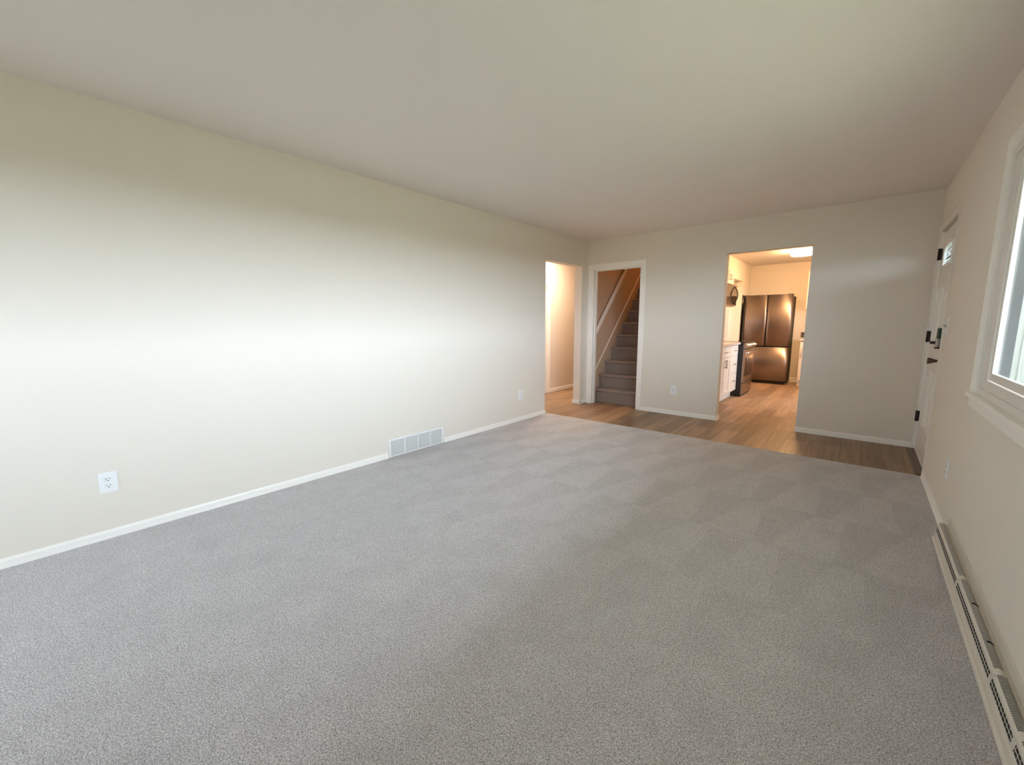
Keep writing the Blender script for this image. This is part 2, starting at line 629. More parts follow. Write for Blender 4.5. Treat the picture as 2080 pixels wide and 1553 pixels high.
def base_x(mb, y, sgn, x0, x1, h=0.05, t=0.012):
    pr = [(y, FZ), (y + sgn * (t + 0.004), FZ), (y + sgn * (t + 0.004), 0.010), (y + sgn * t, 0.014),
          (y + sgn * t, h * 0.72), (y + sgn * t * 0.55, h * 0.9), (y + sgn * t * 0.4, h), (y, h)]
    mb.prism(pr, 'x', x0, x1)


b = MB()
base_y(b, 0, 1, YB, -3.552)
base_y(b, 0, 1, -2.884, LO0)
S('baseboard_left', b, M['trim'])
b = MB()
base_y(b, 0, 1, LO1 - 0.012, 0)
base_x(b, LO1, -1, -0.13, 0.012)
S('baseboard_left_pier', b, M['trim'])
b = MB()
base_x(b, 0, -1, 0.928, KO0 + 0.0155)
base_y(b, KO0, 1, -0.0155, 0.12)
base_x(b, 0, -1, KO1 - 0.003, RW)
S('baseboard_far', b, M['trim'])
b = MB()
base_y(b, RW, -1, -2.40, -1.071)
S('baseboard_right', b, M['trim'])
b = MB()
base_x(b, KB, -1, 2.17, 2.37, h=0.085)
S('baseboard_kitchen', b, M['trim'])
b = MB()
base_y(b, HX, 1, 0.43, 2.9, h=0.06)
S('baseboard_hall', b, M['trim'])


def casing_xz(mb, x0, x1, z1, y, wd, t=0.016, z0=FZ, left=True, right=True):
    """door casing on a wall of constant y, facing -y: inner edges x0,x1,z1; the moulding steps in"""
    for k, (a, bb, tt) in enumerate(((0, 0.35, 0.55), (0.35, 0.85, 0.8), (0.85, 1.0, 1.0))):
        i0, i1, d = a * wd, bb * wd, tt * t
        if left:
            mb.box(x0 - i1, x0 - i0, y - d, y, z0, z1 + i1)
        if right:
            mb.box(x1 + i0, x1 + i1, y - d, y, z0, z1 + i1)
        mb.box(x0 - i0, x1 + i0, y - d, y, z1 + i0, z1 + i1)


def casing_yz(mb, y0, y1, z1, x, wd, t=0.015, z0=FZ, wl=None):
    """casing on the right wall (facing -x)"""
    for a, bb, tt in ((0, 0.35, 0.75), (0.35, 0.85, 0.88), (0.85, 1.0, 1.0)):
        i0, i1, d = a * wd, bb * wd, tt * t
        mb.box(x - d, x, y0 - i1, y0 - i0, z0, z1 + i1)
        mb.box(x - d, x, y1 + i0, min(y1 + i1, -0.001 if y1 > -1 else y1 + i1), z0, z1 + i1)
        mb.box(x - d, x, y0 - i0, y1 + i0, z1 + i0, z1 + i1)


t_ = setting('trim_1')
m1 = MB()
casing_xz(m1, SD0 + 0.004, SD1 - 0.004, SDZ - 0.004, 0, 0.071)
m1.build('door_casing', M['trim'], t_, 0.0015)
m1 = MB()
m1.box(SD0, SD0 + 0.016, -0.002, 0.125, FZ, SDZ)
m1.box(SD1 - 0.016, SD1, -0.002, 0.125, FZ, SDZ)
m1.box(SD0, SD1, -0.002, 0.125, SDZ - 0.016, SDZ)
m1.box(SD0 + 0.016, SD0 + 0.028, 0.045, 0.08, FZ, SDZ - 0.016)
m1.box(SD1 - 0.028, SD1 - 0.016, 0.045, 0.08, FZ, SDZ - 0.016)
m1.box(SD0 + 0.016, SD1 - 0.016, 0.045, 0.08, SDZ - 0.028, SDZ - 0.016)
m1.build('door_jamb', M['trim'], t_, 0.001)

# ------------------------------------------------------------------ stairs
RISE, RUN, NY, XW = 0.208, 0.2003, 0.162, 0.03
stairs = thing('staircase', 'steep taupe carpeted staircase climbing behind the white cased doorway', 'stairs', (0.5, 0.2, FZ))
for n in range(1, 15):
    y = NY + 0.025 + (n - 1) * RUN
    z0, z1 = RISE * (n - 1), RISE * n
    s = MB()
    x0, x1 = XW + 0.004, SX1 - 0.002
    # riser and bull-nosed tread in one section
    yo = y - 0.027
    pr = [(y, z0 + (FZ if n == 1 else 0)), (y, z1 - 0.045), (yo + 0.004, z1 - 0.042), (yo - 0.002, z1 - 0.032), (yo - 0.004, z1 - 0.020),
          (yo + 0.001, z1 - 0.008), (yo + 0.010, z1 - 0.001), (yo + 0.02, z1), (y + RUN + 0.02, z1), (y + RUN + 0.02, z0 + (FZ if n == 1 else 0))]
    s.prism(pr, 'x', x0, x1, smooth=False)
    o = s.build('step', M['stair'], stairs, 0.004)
sk = MB()
# skirt board along the left wall of the stair with a slim cap
sl = (2.211 - 0.484) / (1.934 - 0.232)
ya, yb = 0.125, 2.9
za, zb = 0.484 + (ya - 0.232) * sl, 0.484 + (yb - 0.232) * sl
sk.prism([(ya, FZ), (ya, za - 0.016), (yb, zb - 0.016), (yb, zb - 0.40), (ya + 0.35, FZ)], 'x', XW + 0.001, XW + 0.008)
sk.build('skirt_board', M['stairwall'], stairs)
sk = MB()
sk.prism([(ya, za - 0.018), (ya, za), (yb, zb), (yb, zb - 0.018)], 'x', XW + 0.001, XW + 0.018)
sk.build('skirt_cap', M['trim'], stairs, 0.002)
rl = thing('handrail', 'flat white handrail board fixed to the left wall above the stairs', 'handrail', (0.08, 0.13, 0.98))
hr = MB()
ya, yb = 0.13, 2.9
zc = 1.030 + (ya - 0.095) * 1.0415
zd = 1.030 + (yb - 0.095) * 1.0415
hr.prism([(ya, zc - 0.042), (ya, zc + 0.042), (yb, zd + 0.042), (yb, zd - 0.042)], 'x', 0.066, 0.098)
hr.build('rail', M['trim'], rl, 0.006)
for yy in (0.35, 1.25, 2.2):
    zz = 1.030 + (yy - 0.095) * 1.0415
    MB().box(XW + 0.001, 0.07, yy - 0.02, yy + 0.02, zz - 0.035, zz - 0.01).build('rail_bracket', M['trim'], rl, 0.002)

# ------------------------------------------------------------------ hall door seen through the left opening
d = setting('door_2')
m1 = MB()
for i0, i1, tt in ((0, 0.03, 0.009), (0.03, 0.08, 0.014), (0.08, 0.095, 0.018)):
    m1.box(HX, HX + tt, 0.32 + i0, 0.32 + i1, FZ, 2.02 + i1)
    m1.box(HX, HX + tt, -0.62 - i1, -0.62 - i0, FZ, 2.02 + i1)
    m1.box(HX, HX + tt, -0.62 - i0, 0.32 + i0, 2.02 + i0, 2.02 + i1)
m1.build('door_casing', M['trim'], d, 0.0015)
m1 = MB()
m1.box(HX - 0.05, HX - 0.012, -0.615, 0.315, FZ + 0.008, 2.015)
m1.build('door_slab', M['door'], d, 0.002)
MB().box(HX - 0.012, HX - 0.002, 0.305, 0.318, 1.81, 1.88).build('hinge', M['nickel'], d)

# ------------------------------------------------------------------ front door
FD = RW + 0.018     # face of the slab
d = setting('door_1')
LY0, LY1, LZ0, LZ1 = -0.79, -0.285, 1.695, 1.905   # arched light
m1 = MB()
sx0, sx1 = FD, FD + 0.042
y0, y1 = DY0 + 0.004, DY1 - 0.004
m1.box(sx0, sx1, y0, y1, 0.012, LZ0 + 0.01)
m1.box(sx0, sx1, y0, y1, LZ1 - 0.012, 2.030)
m1.box(sx0, sx1, y0, LY0 + 0.012, LZ0 + 0.01, LZ1 - 0.012)
m1.box(sx0, sx1, LY1 - 0.012, y1, LZ0 + 0.01, LZ1 - 0.012)
slab = m1.build('door_slab', M['door'], d)


def arch(y0, y1, z0, z1, spring, n=14):
    yc, a = (y0 + y1) / 2, (y1 - y0) / 2
    pts = [(y0, z0), (y1, z0), (y1, z0 + spring)]
    for k in range(1, n):
        t = PI * k / n
        ct = math.copysign(abs(math.cos(t)) ** 0.75, math.cos(t))
        pts.append((yc + a * ct, z0 + spring + (z1 - z0 - spring) * math.sin(t) ** 0.8))
    pts.append((y0, z0 + spring))
    return pts


def ring(mb, outer, inner, x0, x1):
    n = len(outer)
    vs = [(x0, *p) for p in outer] + [(x0, *p) for p in inner] + [(x1, *p) for p in outer] + [(x1, *p) for p in inner]
    fs = []
    for i in range(n):
        j = (i + 1) % n
        fs += [(i, j, n + j, n + i), (2 * n + i, 3 * n + i, 3 * n + j, 2 * n + j), (i, 2 * n + i, 2 * n + j, j),
               (n + i, n + j, 3 * n + j, 3 * n + i)]
    mb.add(vs, fs)


m1 = MB()
ring(m1, arch(LY0, LY1, LZ0, LZ1, 0.135), arch(LY0 + 0.03, LY1 - 0.03, LZ0 + 0.026, LZ1 - 0.026, 0.105), FD - 0.011, FD + 0.02)
lf = m1.build('light_frame', M['trim'], d, 0.004)
m1 = MB()
m1.box(FD + 0.012, FD + 0.018, LY0 + 0.01, LY1 - 0.01, LZ0 + 0.008, LZ1 - 0.008)
gl = m1.build('glass_pane', M['leadglass'], lf)
m1 = MB()
o_, i_ = arch(LY0 + 0.085, LY1 - 0.085, LZ0 + 0.075, LZ1 - 0.055, 0.07), arch(LY0 + 0.091, LY1 - 0.091, LZ0 + 0.081, LZ1 - 0.061, 0.066)
ring(m1, o_, i_, FD + 0.004, FD + 0.011)
for zz in (LZ0 + 0.048, LZ0 + 0.075):
    m1.box(FD + 0.004, FD + 0.011, LY0 + 0.03, LY1 - 0.03, zz, zz + 0.004)
for k in range(5):
    a = PI * (k + 1) / 6
    cy_, cz_ = (LY0 + LY1) / 2, LZ0 + 0.08
    m1.tube([(FD + 0.008, cy_ + 0.05 * math.cos(a), cz_ + 0.03 * math.sin(a)),
             (FD + 0.008, cy_ + 0.215 * math.cos(a), cz_ + 0.095 * math.sin(a))], 0.0015, 6)
m1.build('lead_came', M['nickel'], lf)

for (a0, a1) in ((-0.47, -0.205), (-0.85, -0.575)):
    for (c0, c1) in ((1.03, 1.53), (0.295, 0.80)):
        m1 = MB()
        o_ = [(a0, c0), (a1, c0), (a1, c1), (a0, c1)]
        i_ = [(a0 + 0.022, c0 + 0.022), (a1 - 0.022, c0 + 0.022), (a1 - 0.022, c1 - 0.022), (a0 + 0.022, c1 - 0.022)]
        ring(m1, o_, i_, FD - 0.010, FD + 0.001)
        m1.box(FD - 0.005, FD + 0.001, a0 + 0.05, a1 - 0.05, c0 + 0.05, c1 - 0.05)
        m1.build('panel_moulding', M['trim'], d, 0.003)  # lighter white than the slab paints in the moulding highlights
for zc_ in (1.845, 1.098, 0.333):
    m1 = MB()
    m1.tube([(RW - 0.004, -0.090, zc_ - 0.052), (RW - 0.004, -0.090, zc_ + 0.052)], 0.0075, 10)
    m1.box(RW, FD - 0.0005, -0.099, -0.090, zc_ - 0.05, zc_ + 0.05)
    m1.build('hinge', M['bronze'], d)
# deadbolt case, thumb turn and knob
m1 = MB()
m1.box(FD - 0.042, FD, -0.975, -0.915, 1.105, 1.185)
lock = m1.build('deadbolt_case', M['green'], d, 0.006)
MB().box(FD - 0.046, FD, -0.975, -0.915, 1.035, 1.105).build('deadbolt_cover', M['nickel'], lock, 0.006)
MB().box(FD - 0.047, FD, -0.974, -0.916, 1.024, 1.036).build('deadbolt_base', M['bronze'], lock, 0.002)
MB().box(FD - 0.076, FD - 0.045, -0.950, -0.940, 1.060, 1.082).build('thumb_turn', M['bronze'], lock, 0.003)
m1 = MB()
m1.lathe([(0.0, 0.0), (0.028, 0.0), (0.028, -0.005), (0.018, -0.010), (0.011, -0.017), (0.0105, -0.026), (0.015, -0.038), (0.021, -0.055),
          (0.026, -0.072), (0.024, -0.075), (0.0, -0.075)], (FD, -0.93, 0.925), 'x', 28)
m1.build('door_knob', M['knobmetal'], d)
m1 = MB()
casing_yz(m1, DY0, DY1, DZ, RW, 0.056, t=0.010)
m1.build('door_casing', M['door'], d, 0.0015)
m1 = MB()
m1.box(RW, RW + T, DY0 - 0.001, DY0 + 0.003, 0.0, DZ)
m1.box(RW, RW + T, DY1 - 0.003, DY1 + 0.001, 0.0, DZ)
m1.box(FD + 0.02, RW + T, DY0, DY1, DZ - 0.004, DZ)
m1.box(FD + 0.043, RW + T, DY0, DY0 + 0.02, 0.0, DZ)
m1.box(FD + 0.043, RW + T, DY1 - 0.02, DY1, 0.0, DZ)
m1.box(FD + 0.043, RW + T, DY0, DY1, DZ - 0.02, DZ)
m1.build('door_jamb', M['trim'], d)
m1 = MB()
m1.box(FD - 0.006, FD + 0.002, DY0 + 0.006, DY1 - 0.006, 0.008, 0.03)
m1.build('door_sweep', M['vinyl'], d, 0.002)
m1 = MB()
m1.prism([(RW - 0.045, FZ), (RW - 0.035, 0.006), (RW + 0.02, 0.010), (RW + T, 0.010), (RW + T, FZ)], 'y', DY0, DY1)
m1.build('threshold', M['threshold'], d)

# ------------------------------------------------------------------ big window
wn = setting('window_1')
m1 = MB()
casing_yz(m1, WIN_Y0, WIN_Y1, WIN_Z1, RW, 0.070, t=0.014, z0=WIN_Z0 - 0.005)
m1.build('window_casing', M['trim'], wn, 0.0015)
m1 = MB()
m1.box(RW - 0.030, RW + 0.05, WIN_Y0 - 0.073, WIN_Y1 + 0.073, WIN_Z0 - 0.026, WIN_Z0 - 0.004)
m1.box(RW - 0.014, RW, WIN_Y0 - 0.07, WIN_Y1 + 0.07, WIN_Z0 - 0.078, WIN_Z0 - 0.026)
m1.build('window_sill', M['trim'], wn, 0.003)
m1 = MB()
WX = RW + 0.010
FS, FR = 0.150, 0.076          # width of the frame at the sides, at sill and head
for (a, bb, c_, cc, x_) in ((0.0, 0.045, 0.0, 0.03, RW - 0.003), (0.045, FS, 0.03, FR, RW + 0.004)):
    m1.box(x_, RW + 0.034, WIN_Y0 + a, WIN_Y0 + bb, WIN_Z0 + c_, WIN_Z1 - c_)
    m1.box(x_, RW + 0.034, WIN_Y1 - bb, WIN_Y1 - a, WIN_Z0 + c_, WIN_Z1 - c_)
    m1.box(x_, RW + 0.034, WIN_Y0 + bb, WIN_Y1 - bb, WIN_Z0 + c_, WIN_Z0 + cc)
    m1.box(x_, RW + 0.034, WIN_Y0 + bb, WIN_Y1 - bb, WIN_Z1 - cc, WIN_Z1 - c_)
m1.build('window_frame', M['vinyl'], wn, 0.002)
m1 = MB()
m1.box(RW + 0.035, RW + T, WIN_Y0, WIN_Y0 + FS - 0.005, WIN_Z0, WIN_Z1)
m1.box(RW + 0.035, RW + T, WIN_Y1 - FS + 0.005, WIN_Y1, WIN_Z0, WIN_Z1)
m1.box(RW + 0.035, RW + T, WIN_Y0 + FS - 0.005, WIN_Y1 - FS + 0.005, WIN_Z0, WIN_Z0 + FR - 0.01)
m1.box(RW + 0.035, RW + T, WIN_Y0 + FS - 0.005, WIN_Y1 - FS + 0.005, WIN_Z1 - FR + 0.01, WIN_Z1)
m1.build('outer_jamb', M['jambgrey'], wn)


def sash(x0, x1, ya, yb, z0, z1, rw):
    q = MB()
    q.box(x0, x1, ya, ya + rw, z0, z1)
    q.box(x0, x1, yb - rw, yb, z0, z1)
    q.box(x0, x1, ya + rw, yb - rw, z0, z0 + rw)
    q.box(x0, x1, ya + rw, yb - rw, z1 - rw, z1)
    s_ = q.build('sash', M['vinyl'], wn, 0.003)
    q = MB()
    q.box(x0 + 0.008, x0 + 0.012, ya + rw - 0.004, yb - rw + 0.004, z0 + rw - 0.004, z1 - rw + 0.004)
    q.build('glass_pane', M['glass'], s_)


ymid = (WIN_Y0 + WIN_Y1) / 2
sash(WX, WX + 0.018, ymid - 0.02, WIN_Y1 - FS - 0.003, WIN_Z0 + FR + 0.003, WIN_Z1 - FR - 0.003, 0.037)
sash(WX + 0.020, WX + 0.038, WIN_Y0 + FS + 0.003, ymid + 0.02, WIN_Z0 + FR + 0.003, WIN_Z1 - FR - 0.003, 0.037)

for wname, plane, u0, u1, z0, z1 in (('added_kitchen_window', 'x', KW_Y0, KW_Y1, KW_Z0, KW_Z1), ('added_rear_window', 'y', RWX0, RWX1, RWZ0, RWZ1)):  # both windows are out of view, added to let daylight in
    ws = setting(wname)
    fr_, gp_ = MB(), MB()

    def wb(mb, a, b_, c_, d_, e0, e1):
        if plane == 'x':
            mb.box(RW + e0, RW + e1, a, b_, c_, d_)
        else:
            mb.box(a, b_, YB - e1, YB - e0, c_, d_)
    um_ = (u0 + u1) / 2
    for (a, b_, c_, d_) in ((u0, u0 + 0.05, z0, z1), (u1 - 0.05, u1, z0, z1), (u0 + 0.05, u1 - 0.05, z0, z0 + 0.05),
                            (u0 + 0.05, u1 - 0.05, z1 - 0.05, z1), (um_ - 0.025, um_ + 0.025, z0 + 0.05, z1 - 0.05)):
        wb(fr_, a, b_, c_, d_, 0.02, 0.07)
    fr_.build('window_frame', M['vinyl'], ws, 0.003)
    cs_ = MB()
    for (a, b_, c_, d_) in ((u0 - 0.07, u0, z0 - 0.07, z1 + 0.07), (u1, u1 + 0.07, z0 - 0.07, z1 + 0.07), (u0, u1, z0 - 0.07, z0), (u0, u1, z1, z1 + 0.07)):
        wb(cs_, a, b_, c_, d_, -0.014, 0.0)
    cs_.build('window_casing', M['trim'], ws, 0.002)
    wb(gp_, u0 + 0.04, u1 - 0.04, z0 + 0.04, z1 - 0.04, 0.043, 0.047)
    gp_.build('glass_pane', M['glass'], ws)

# ------------------------------------------------------------------ outside
S('ground', MB().box(-40, 60, -60, 60, -0.62, -0.5), M['grass'])
# unseen porch roof, added to shade the window from the high sky
PX = RW + T
S('added_porch_roof', MB().box(PX, PX + 2.0, YB - 0.4, 1.6, 2.36, 2.50), M['outer'])
nb = thing('neighbour_house', 'vertically boarded house wall seen through the big window on the right', 'house', (9.0, 8.0, -0.5))
m1 = MB()
m1.box(4.6, 15.0, 8.0, 15.0, -0.5, 5.2)
for k in range(42):
    m1.box(4.6 + k * 0.25, 4.64 + k * 0.25, 7.97, 8.0, -0.5, 5.2)
m1.build('siding_wall', M['siding'], nb)
MB().prism([(4.2, 5.2), (15.4, 5.2), (9.8, 7.6)], 'y', 7.6, 15.4).build('roof', M['outer'], nb)


# ------------------------------------------------------------------ outlets, switch, vent
def outlet(name, label, cx, cy, cz, wall, wd=0.076, ht=0.121, group=None):
    """duplex outlet; wall is 'L' (faces +x), 'F' (faces -y) or 'R' (faces -x)"""
    o = thing(name, label, 'outlet', (cx, cy, cz), group)

    def bx(mb, u0, u1, z0, z1, d0, d1):
        if wall == 'L':
            mb.box(cx + d0, cx + d1, cy + u0, cy + u1, cz + z0, cz + z1)
        elif wall == 'R':
            mb.box(cx - d1, cx - d0, cy + u0, cy + u1, cz + z0, cz + z1)
        else:
            mb.box(cx + u0, cx + u1, cy - d1, cy - d0, cz + z0, cz + z1)
    q = MB()
    bx(q, -wd / 2, wd / 2, -ht / 2, ht / 2, 0, 0.006)
    q.build('cover_plate', M['plate'], o, 0.0025)
    for s in (-1, 1):
        q = MB()
        bx(q, -0.017, 0.017, s * 0.0195 - 0.014, s * 0.0195 + 0.014, 0.005, 0.0085)
        r = q.build('receptacle', M['plate'], o, 0.003)
        q = MB()
        bx(q, -0.0085, -0.0060, s * 0.0195 - 0.001, s * 0.0195 + 0.008, 0.0080, 0.0090)
        bx(q, 0.0060, 0.0085, s * 0.0195 + 0.000, s * 0.0195 + 0.007, 0.0080, 0.0090)
        bx(q, -0.0025, 0.0025, s * 0.0195 - 0.010, s * 0.0195 - 0.005, 0.0080, 0.0090)
        q.build('slot', M['dark'], r)
    q = MB()
    bx(q, -0.003, 0.003, -0.003, 0.003, 0.005, 0.0078)
    q.build('screw', M['plate'], o, 0.001)
    return o


outlet('wall_outlet', 'white duplex outlet low on the bright left wall nearest the camera', 0, -5.388, 0.332, 'L', 0.082, 0.121)
outlet('wall_outlet', 'small pale outlet on left wall between floor vent and hall opening', 0, -1.60, 0.332, 'L', 0.078, 0.121)
outlet('wall_outlet', 'beige-lit outlet on far wall between stairs doorway and kitchen opening', 1.374, 0, 0.331, 'F', 0.084, 0.121)
outlet('wall_outlet', 'outlet low on right wall between front door and baseboard register', RW, -2.03, 0.338, 'R', 0.076, 0.121)

sw = thing('light_switch', 'toggle light switch on right wall beside the front door', 'light switch', (RW, -1.215, 1.20))
MB().box(RW - 0.007, RW, -1.270, -1.155, 1.140, 1.262).build('cover_plate', M['plate'], sw, 0.003)
q = MB()
q.prism([(RW - 0.006, 1.190), (RW - 0.024, 1.203), (RW - 0.024, 1.211), (RW - 0.006, 1.214)], 'y', -1.205, -1.195)
q.build('toggle', M['nickel'], sw)

vt = thing('wall_vent', 'white return-air grille with four louvred panels at foot of left wall', 'vent', (0, -3.218, 0.0))
V0, V1, VZ0, VZ1 = -3.545, -2.892, 0.002, 0.178
q = MB()
fr = 0.022
q.box(0, 0.014, V0, V0 + fr, VZ0, VZ1)
q.box(0, 0.014, V1 - fr, V1, VZ0, VZ1)
q.box(0, 0.014, V0 + fr, V1 - fr, VZ0, VZ0 + 0.014)
q.box(0, 0.014, V0 + fr, V1 - fr, VZ1 - fr, VZ1)
q.build('frame', M['ventwhite'], vt, 0.003)
MB().box(0.0, 0.002, V0 + fr, V1 - fr, VZ0 + 0.014, VZ1 - fr).build('backing', M['nickel'], vt)
pw = (V1 - V0 - 2 * fr) / 4
for k in range(4):
    ya = V0 + fr + k * pw
    if k:
        MB().box(0.002, 0.0135, ya - 0.006, ya + 0.006, VZ0 + 0.014, VZ1 - fr).build('divider', M['ventwhite'], vt)
    q = MB()
    n = 18
    for i in range(n):
        z = VZ0 + 0.016 + (VZ1 - fr - VZ0 - 0.018) * (i + 0.5) / n
        q.prism([(0.002, z + 0.0022), (0.011, z - 0.0022), (0.0118, z - 0.0010), (0.002, z + 0.0036)], 'y', ya + (0.006 if k else 0.0), ya + pw - (0.006 if k < 3 else 0))
    q.build('louvre_panel', M['ventwhite'], vt)
for yy in (V0 + 0.011, V1 - 0.011):
    q = MB()
    q.lathe([(0.0, 0.0165), (0.0035, 0.016), (0.004, 0.014)], (0, yy, 0.09), 'x', 10)
    q.build('screw', M['ventwhite'], vt)

# ------------------------------------------------------------------ baseboard register on the right wall
rg = thing('baseboard_register', 'long cream baseboard heating register with slotted grille along right wall', 'heater', (RW - 0.03, -3.8, 0.0))
R0, R1 = -5.6, -2.315
bars = [R1, -2.985, -3.645, -3.925, -4.6, R0]
# foot: rolled front lip standing on the carpet
q = MB()
q.prism([(3.668, 0.0), (3.663, 0.006), (3.664, 0.016), (3.669, 0.023), (3.675, 0.024), (3.682, 0.027), (3.700, 0.027), (3.700, 0.0)], 'y', R0, R1 - 0.045)
q.build('foot', M['register'], rg, 0.0015)
# housing: sloped face, rounded top with a sunken bed for the louvres, ledge back to the wall plate
q = MB()
q.prism([(3.683, 0.0), (3.679, 0.034), (3.6815, 0.045), (3.6853, 0.073), (3.6875, 0.084), (3.6905, 0.0875),
         (3.6935, 0.0895), (3.6975, 0.0920), (3.7020, 0.0930), (3.7070, 0.0918), (3.7115, 0.0890), (3.7155, 0.0855), (3.7190, 0.0860),
         (3.7265, 0.0845), (3.7265, 0.0)], 'y', R0, R1)
q.build('housing', M['register'], rg)
q = MB()
q.prism([(3.7266, 0.0), (3.7262, 0.129), (3.7275, 0.131), (RW - 0.0005, 0.131), (RW - 0.0005, 0.0)], 'y', R0, R1)
q.build('back_plate', M['register'], rg)
q = MB()
q.prism([(3.6815, 0.0465), (3.6810, 0.0465), (3.6847, 0.0725), (3.6852, 0.0725)], 'y', R0 + 0.012, R1 - 0.012)
q.prism([(3.6915, 0.0885), (3.6935, 0.0900), (3.6975, 0.0925), (3.7020, 0.0935), (3.7070, 0.0923), (3.7115, 0.0895), (3.7145, 0.0868),
         (3.7145, 0.0840), (3.7020, 0.0880), (3.6915, 0.0850)], 'y', R0 + 0.012, R1 - 0.012)
q.build('dark_backing', M['dark'], rg)  # black strips paint the shade behind the slots and louvres
# slot rows: lips, middle rail and cross bars, one pressed grid


def face(z, out=0.0012):
    return 3.6815 + (z - 0.045) * (0.0038 / 0.028) - out


q = MB()
for za_, zb_ in ((0.0440, 0.0470), (0.0580, 0.0608), (0.0718, 0.0745)):
    q.prism([(face(za_, 0), za_), (face(za_), za_), (face(zb_), zb_), (face(zb_, 0), zb_)], 'y', R0, R1)
y = R1 - 0.012
while y > R0:
    q.prism([(face(0.045, 0), 0.045), (face(0.045, 0.0010), 0.045), (face(0.0735, 0.0010), 0.0735), (face(0.0735, 0), 0.0735)], 'y', y - 0.0008, y + 0.0008)
    y -= 0.0225
for yb_ in bars:
    q.prism([(face(0.045, 0), 0.045), (face(0.045), 0.045), (face(0.0735), 0.0735), (face(0.0735, 0), 0.0735)], 'y', max(yb_ - 0.014, R0), min(yb_ + 0.014, R1))
q.build('slot_grid', M['register'], rg)
ARC = [(3.6905, 0.0880), (3.6935, 0.0905), (3.6975, 0.0930), (3.7020, 0.0940), (3.7070, 0.0928), (3.7115, 0.0900), (3.7155, 0.0860)]


def louvre_profile(h):
    out = []
    for i, (x, z) in enumerate(ARC):
        a, b_ = ARC[max(i - 1, 0)], ARC[min(i + 1, len(ARC) - 1)]
        nx, nz = -(b_[1] - a[1]), (b_[0] - a[0])
        l_ = math.hypot(nx, nz)
        out.append((x + nx / l_ * h, z + nz / l_ * h))
    return out + [(x, z - 0.0012) for x, z in reversed(ARC)]


for k in range(len(bars) - 1):
    ya, yb_ = bars[k + 1], bars[k]
    q = MB()
    y = yb_ - 0.017
    while y > ya + 0.017:
        q.prism(louvre_profile(0.0005), 'y', y - 0.0010, y + 0.0010)
        y -= 0.0068
    q.build('louvre_bank', M['register'], rg)
for yb_ in bars:
    MB().prism(louvre_profile(0.0014), 'y', max(yb_ - 0.016, R0), min(yb_ + 0.016, R1)).build('joint_strap', M['register'], rg)
for yb_ in (-3.21, -3.476):
    MB().prism(louvre_profile(0.0012)[2:-2], 'y', yb_ - 0.004, yb_ + 0.004).build('damper_slot', M['dark'], rg)
for yb_ in (-2.995, -3.655):
    q = MB()
    q.tube([(3.6850, yb_ + 0.016, 0.074), (3.6872, yb_ + 0.002, 0.081), (3.6890, yb_ - 0.012, 0.086)], 0.0013, 6)
    q.build('damper_lever', M['nickel'], rg)


# ------------------------------------------------------------------ kitchen
def shaker_x(mb, x, y0, y1, z0, z1, rail=0.055, t=0.02):
    """shaker front facing +x, its outer face at x"""
    mb.box(x - t, x, y0, y0 + rail, z0, z1)
    mb.box(x - t, x, y1 - rail, y1, z0, z1)
    mb.box(x - t, x, y0 + rail, y1 - rail, z0, z0 + rail)
    mb.box(x - t, x, y0 + rail, y1 - rail, z1 - rail, z1)
    mb.box(x - t, x - 0.008, y0 + rail, y1 - rail, z0 + rail, z1 - rail)


def shaker_y(mb, y, x0, x1, z0, z1, rail=0.055, t=0.02):
    """shaker front facing -y"""
    mb.box(x0, x0 + rail, y, y + t, z0, z1)
    mb.box(x1 - rail, x1, y, y + t, z0, z1)
    mb.box(x0 + rail, x1 - rail, y, y + t, z0, z0 + rail)
    mb.box(x0 + rail, x1 - rail, y, y + t, z1 - rail, z1)
    mb.box(x0 + rail, x1 - rail, y + 0.008, y + t, z0 + rail, z1 - rail)


def pull(parent, p0, p1, out, r=0.0055):
    """bar pull between p0 and p1 standing off along the vector out"""
    p0, p1, out = Vector(p0), Vector(p1), Vector(out)
    q = MB()
    q.tube([p0 + out, p1 + out], r, 10)
    for t in (0.14, 0.86):
        a = p0.lerp(p1, t)
        q.tube([a, a + out], r * 0.8, 8)
    q.build('handle', M['nickel'], parent)


CX = 1.70
# cabinet with one drawer over a pair of doors
cA = thing('base_cabinet', 'white shaker base cabinet with one drawer over two doors, nearest kitchen opening', 'cabinet', (1.45, 1.22, FZ), 'white kitchen base cabinets left of the range')
A0, A1, A2 = 0.83, 1.61, 2.075
q = MB()
q.box(KL + 0.002, CX - 0.021, A0, A1, 0.10, 0.872)
q.box(KL + 0.002, 1.625, A0, A1, FZ, 0.10)
q.build('carcass', M['cab'], cA)
q = MB()
q.box(CX - 0.02, CX, A0 + 0.004, A1 - 0.003, 0.70, 0.866)
o = q.build('drawer', M['cab'], cA, 0.002)
pull(o, (CX, 1.14, 0.785), (CX, 1.33, 0.785), (0.028, 0, 0))
am = 1.245
for (a, bb, hy) in ((A0 + 0.004, am - 0.002, am - 0.035), (am + 0.002, A1 - 0.003, am + 0.035)):
    q = MB()
    shaker_x(q, CX, a, bb, 0.115, 0.693)
    o = q.build('door', M['cab'], cA, 0.0015)
    pull(o, (CX, hy, 0.54), (CX, hy, 0.67), (0.028, 0, 0))
cB = thing('base_cabinet', 'narrow white base cabinet with three stacked drawers beside the range', 'cabinet', (1.45, 1.84, FZ), 'white kitchen base cabinets left of the range')
q = MB()
q.box(KL + 0.002, CX - 0.021, A1, A2, 0.10, 0.872)
q.box(KL + 0.002, 1.625, A1, A2, FZ, 0.10)
q.build('carcass', M['cab'], cB)
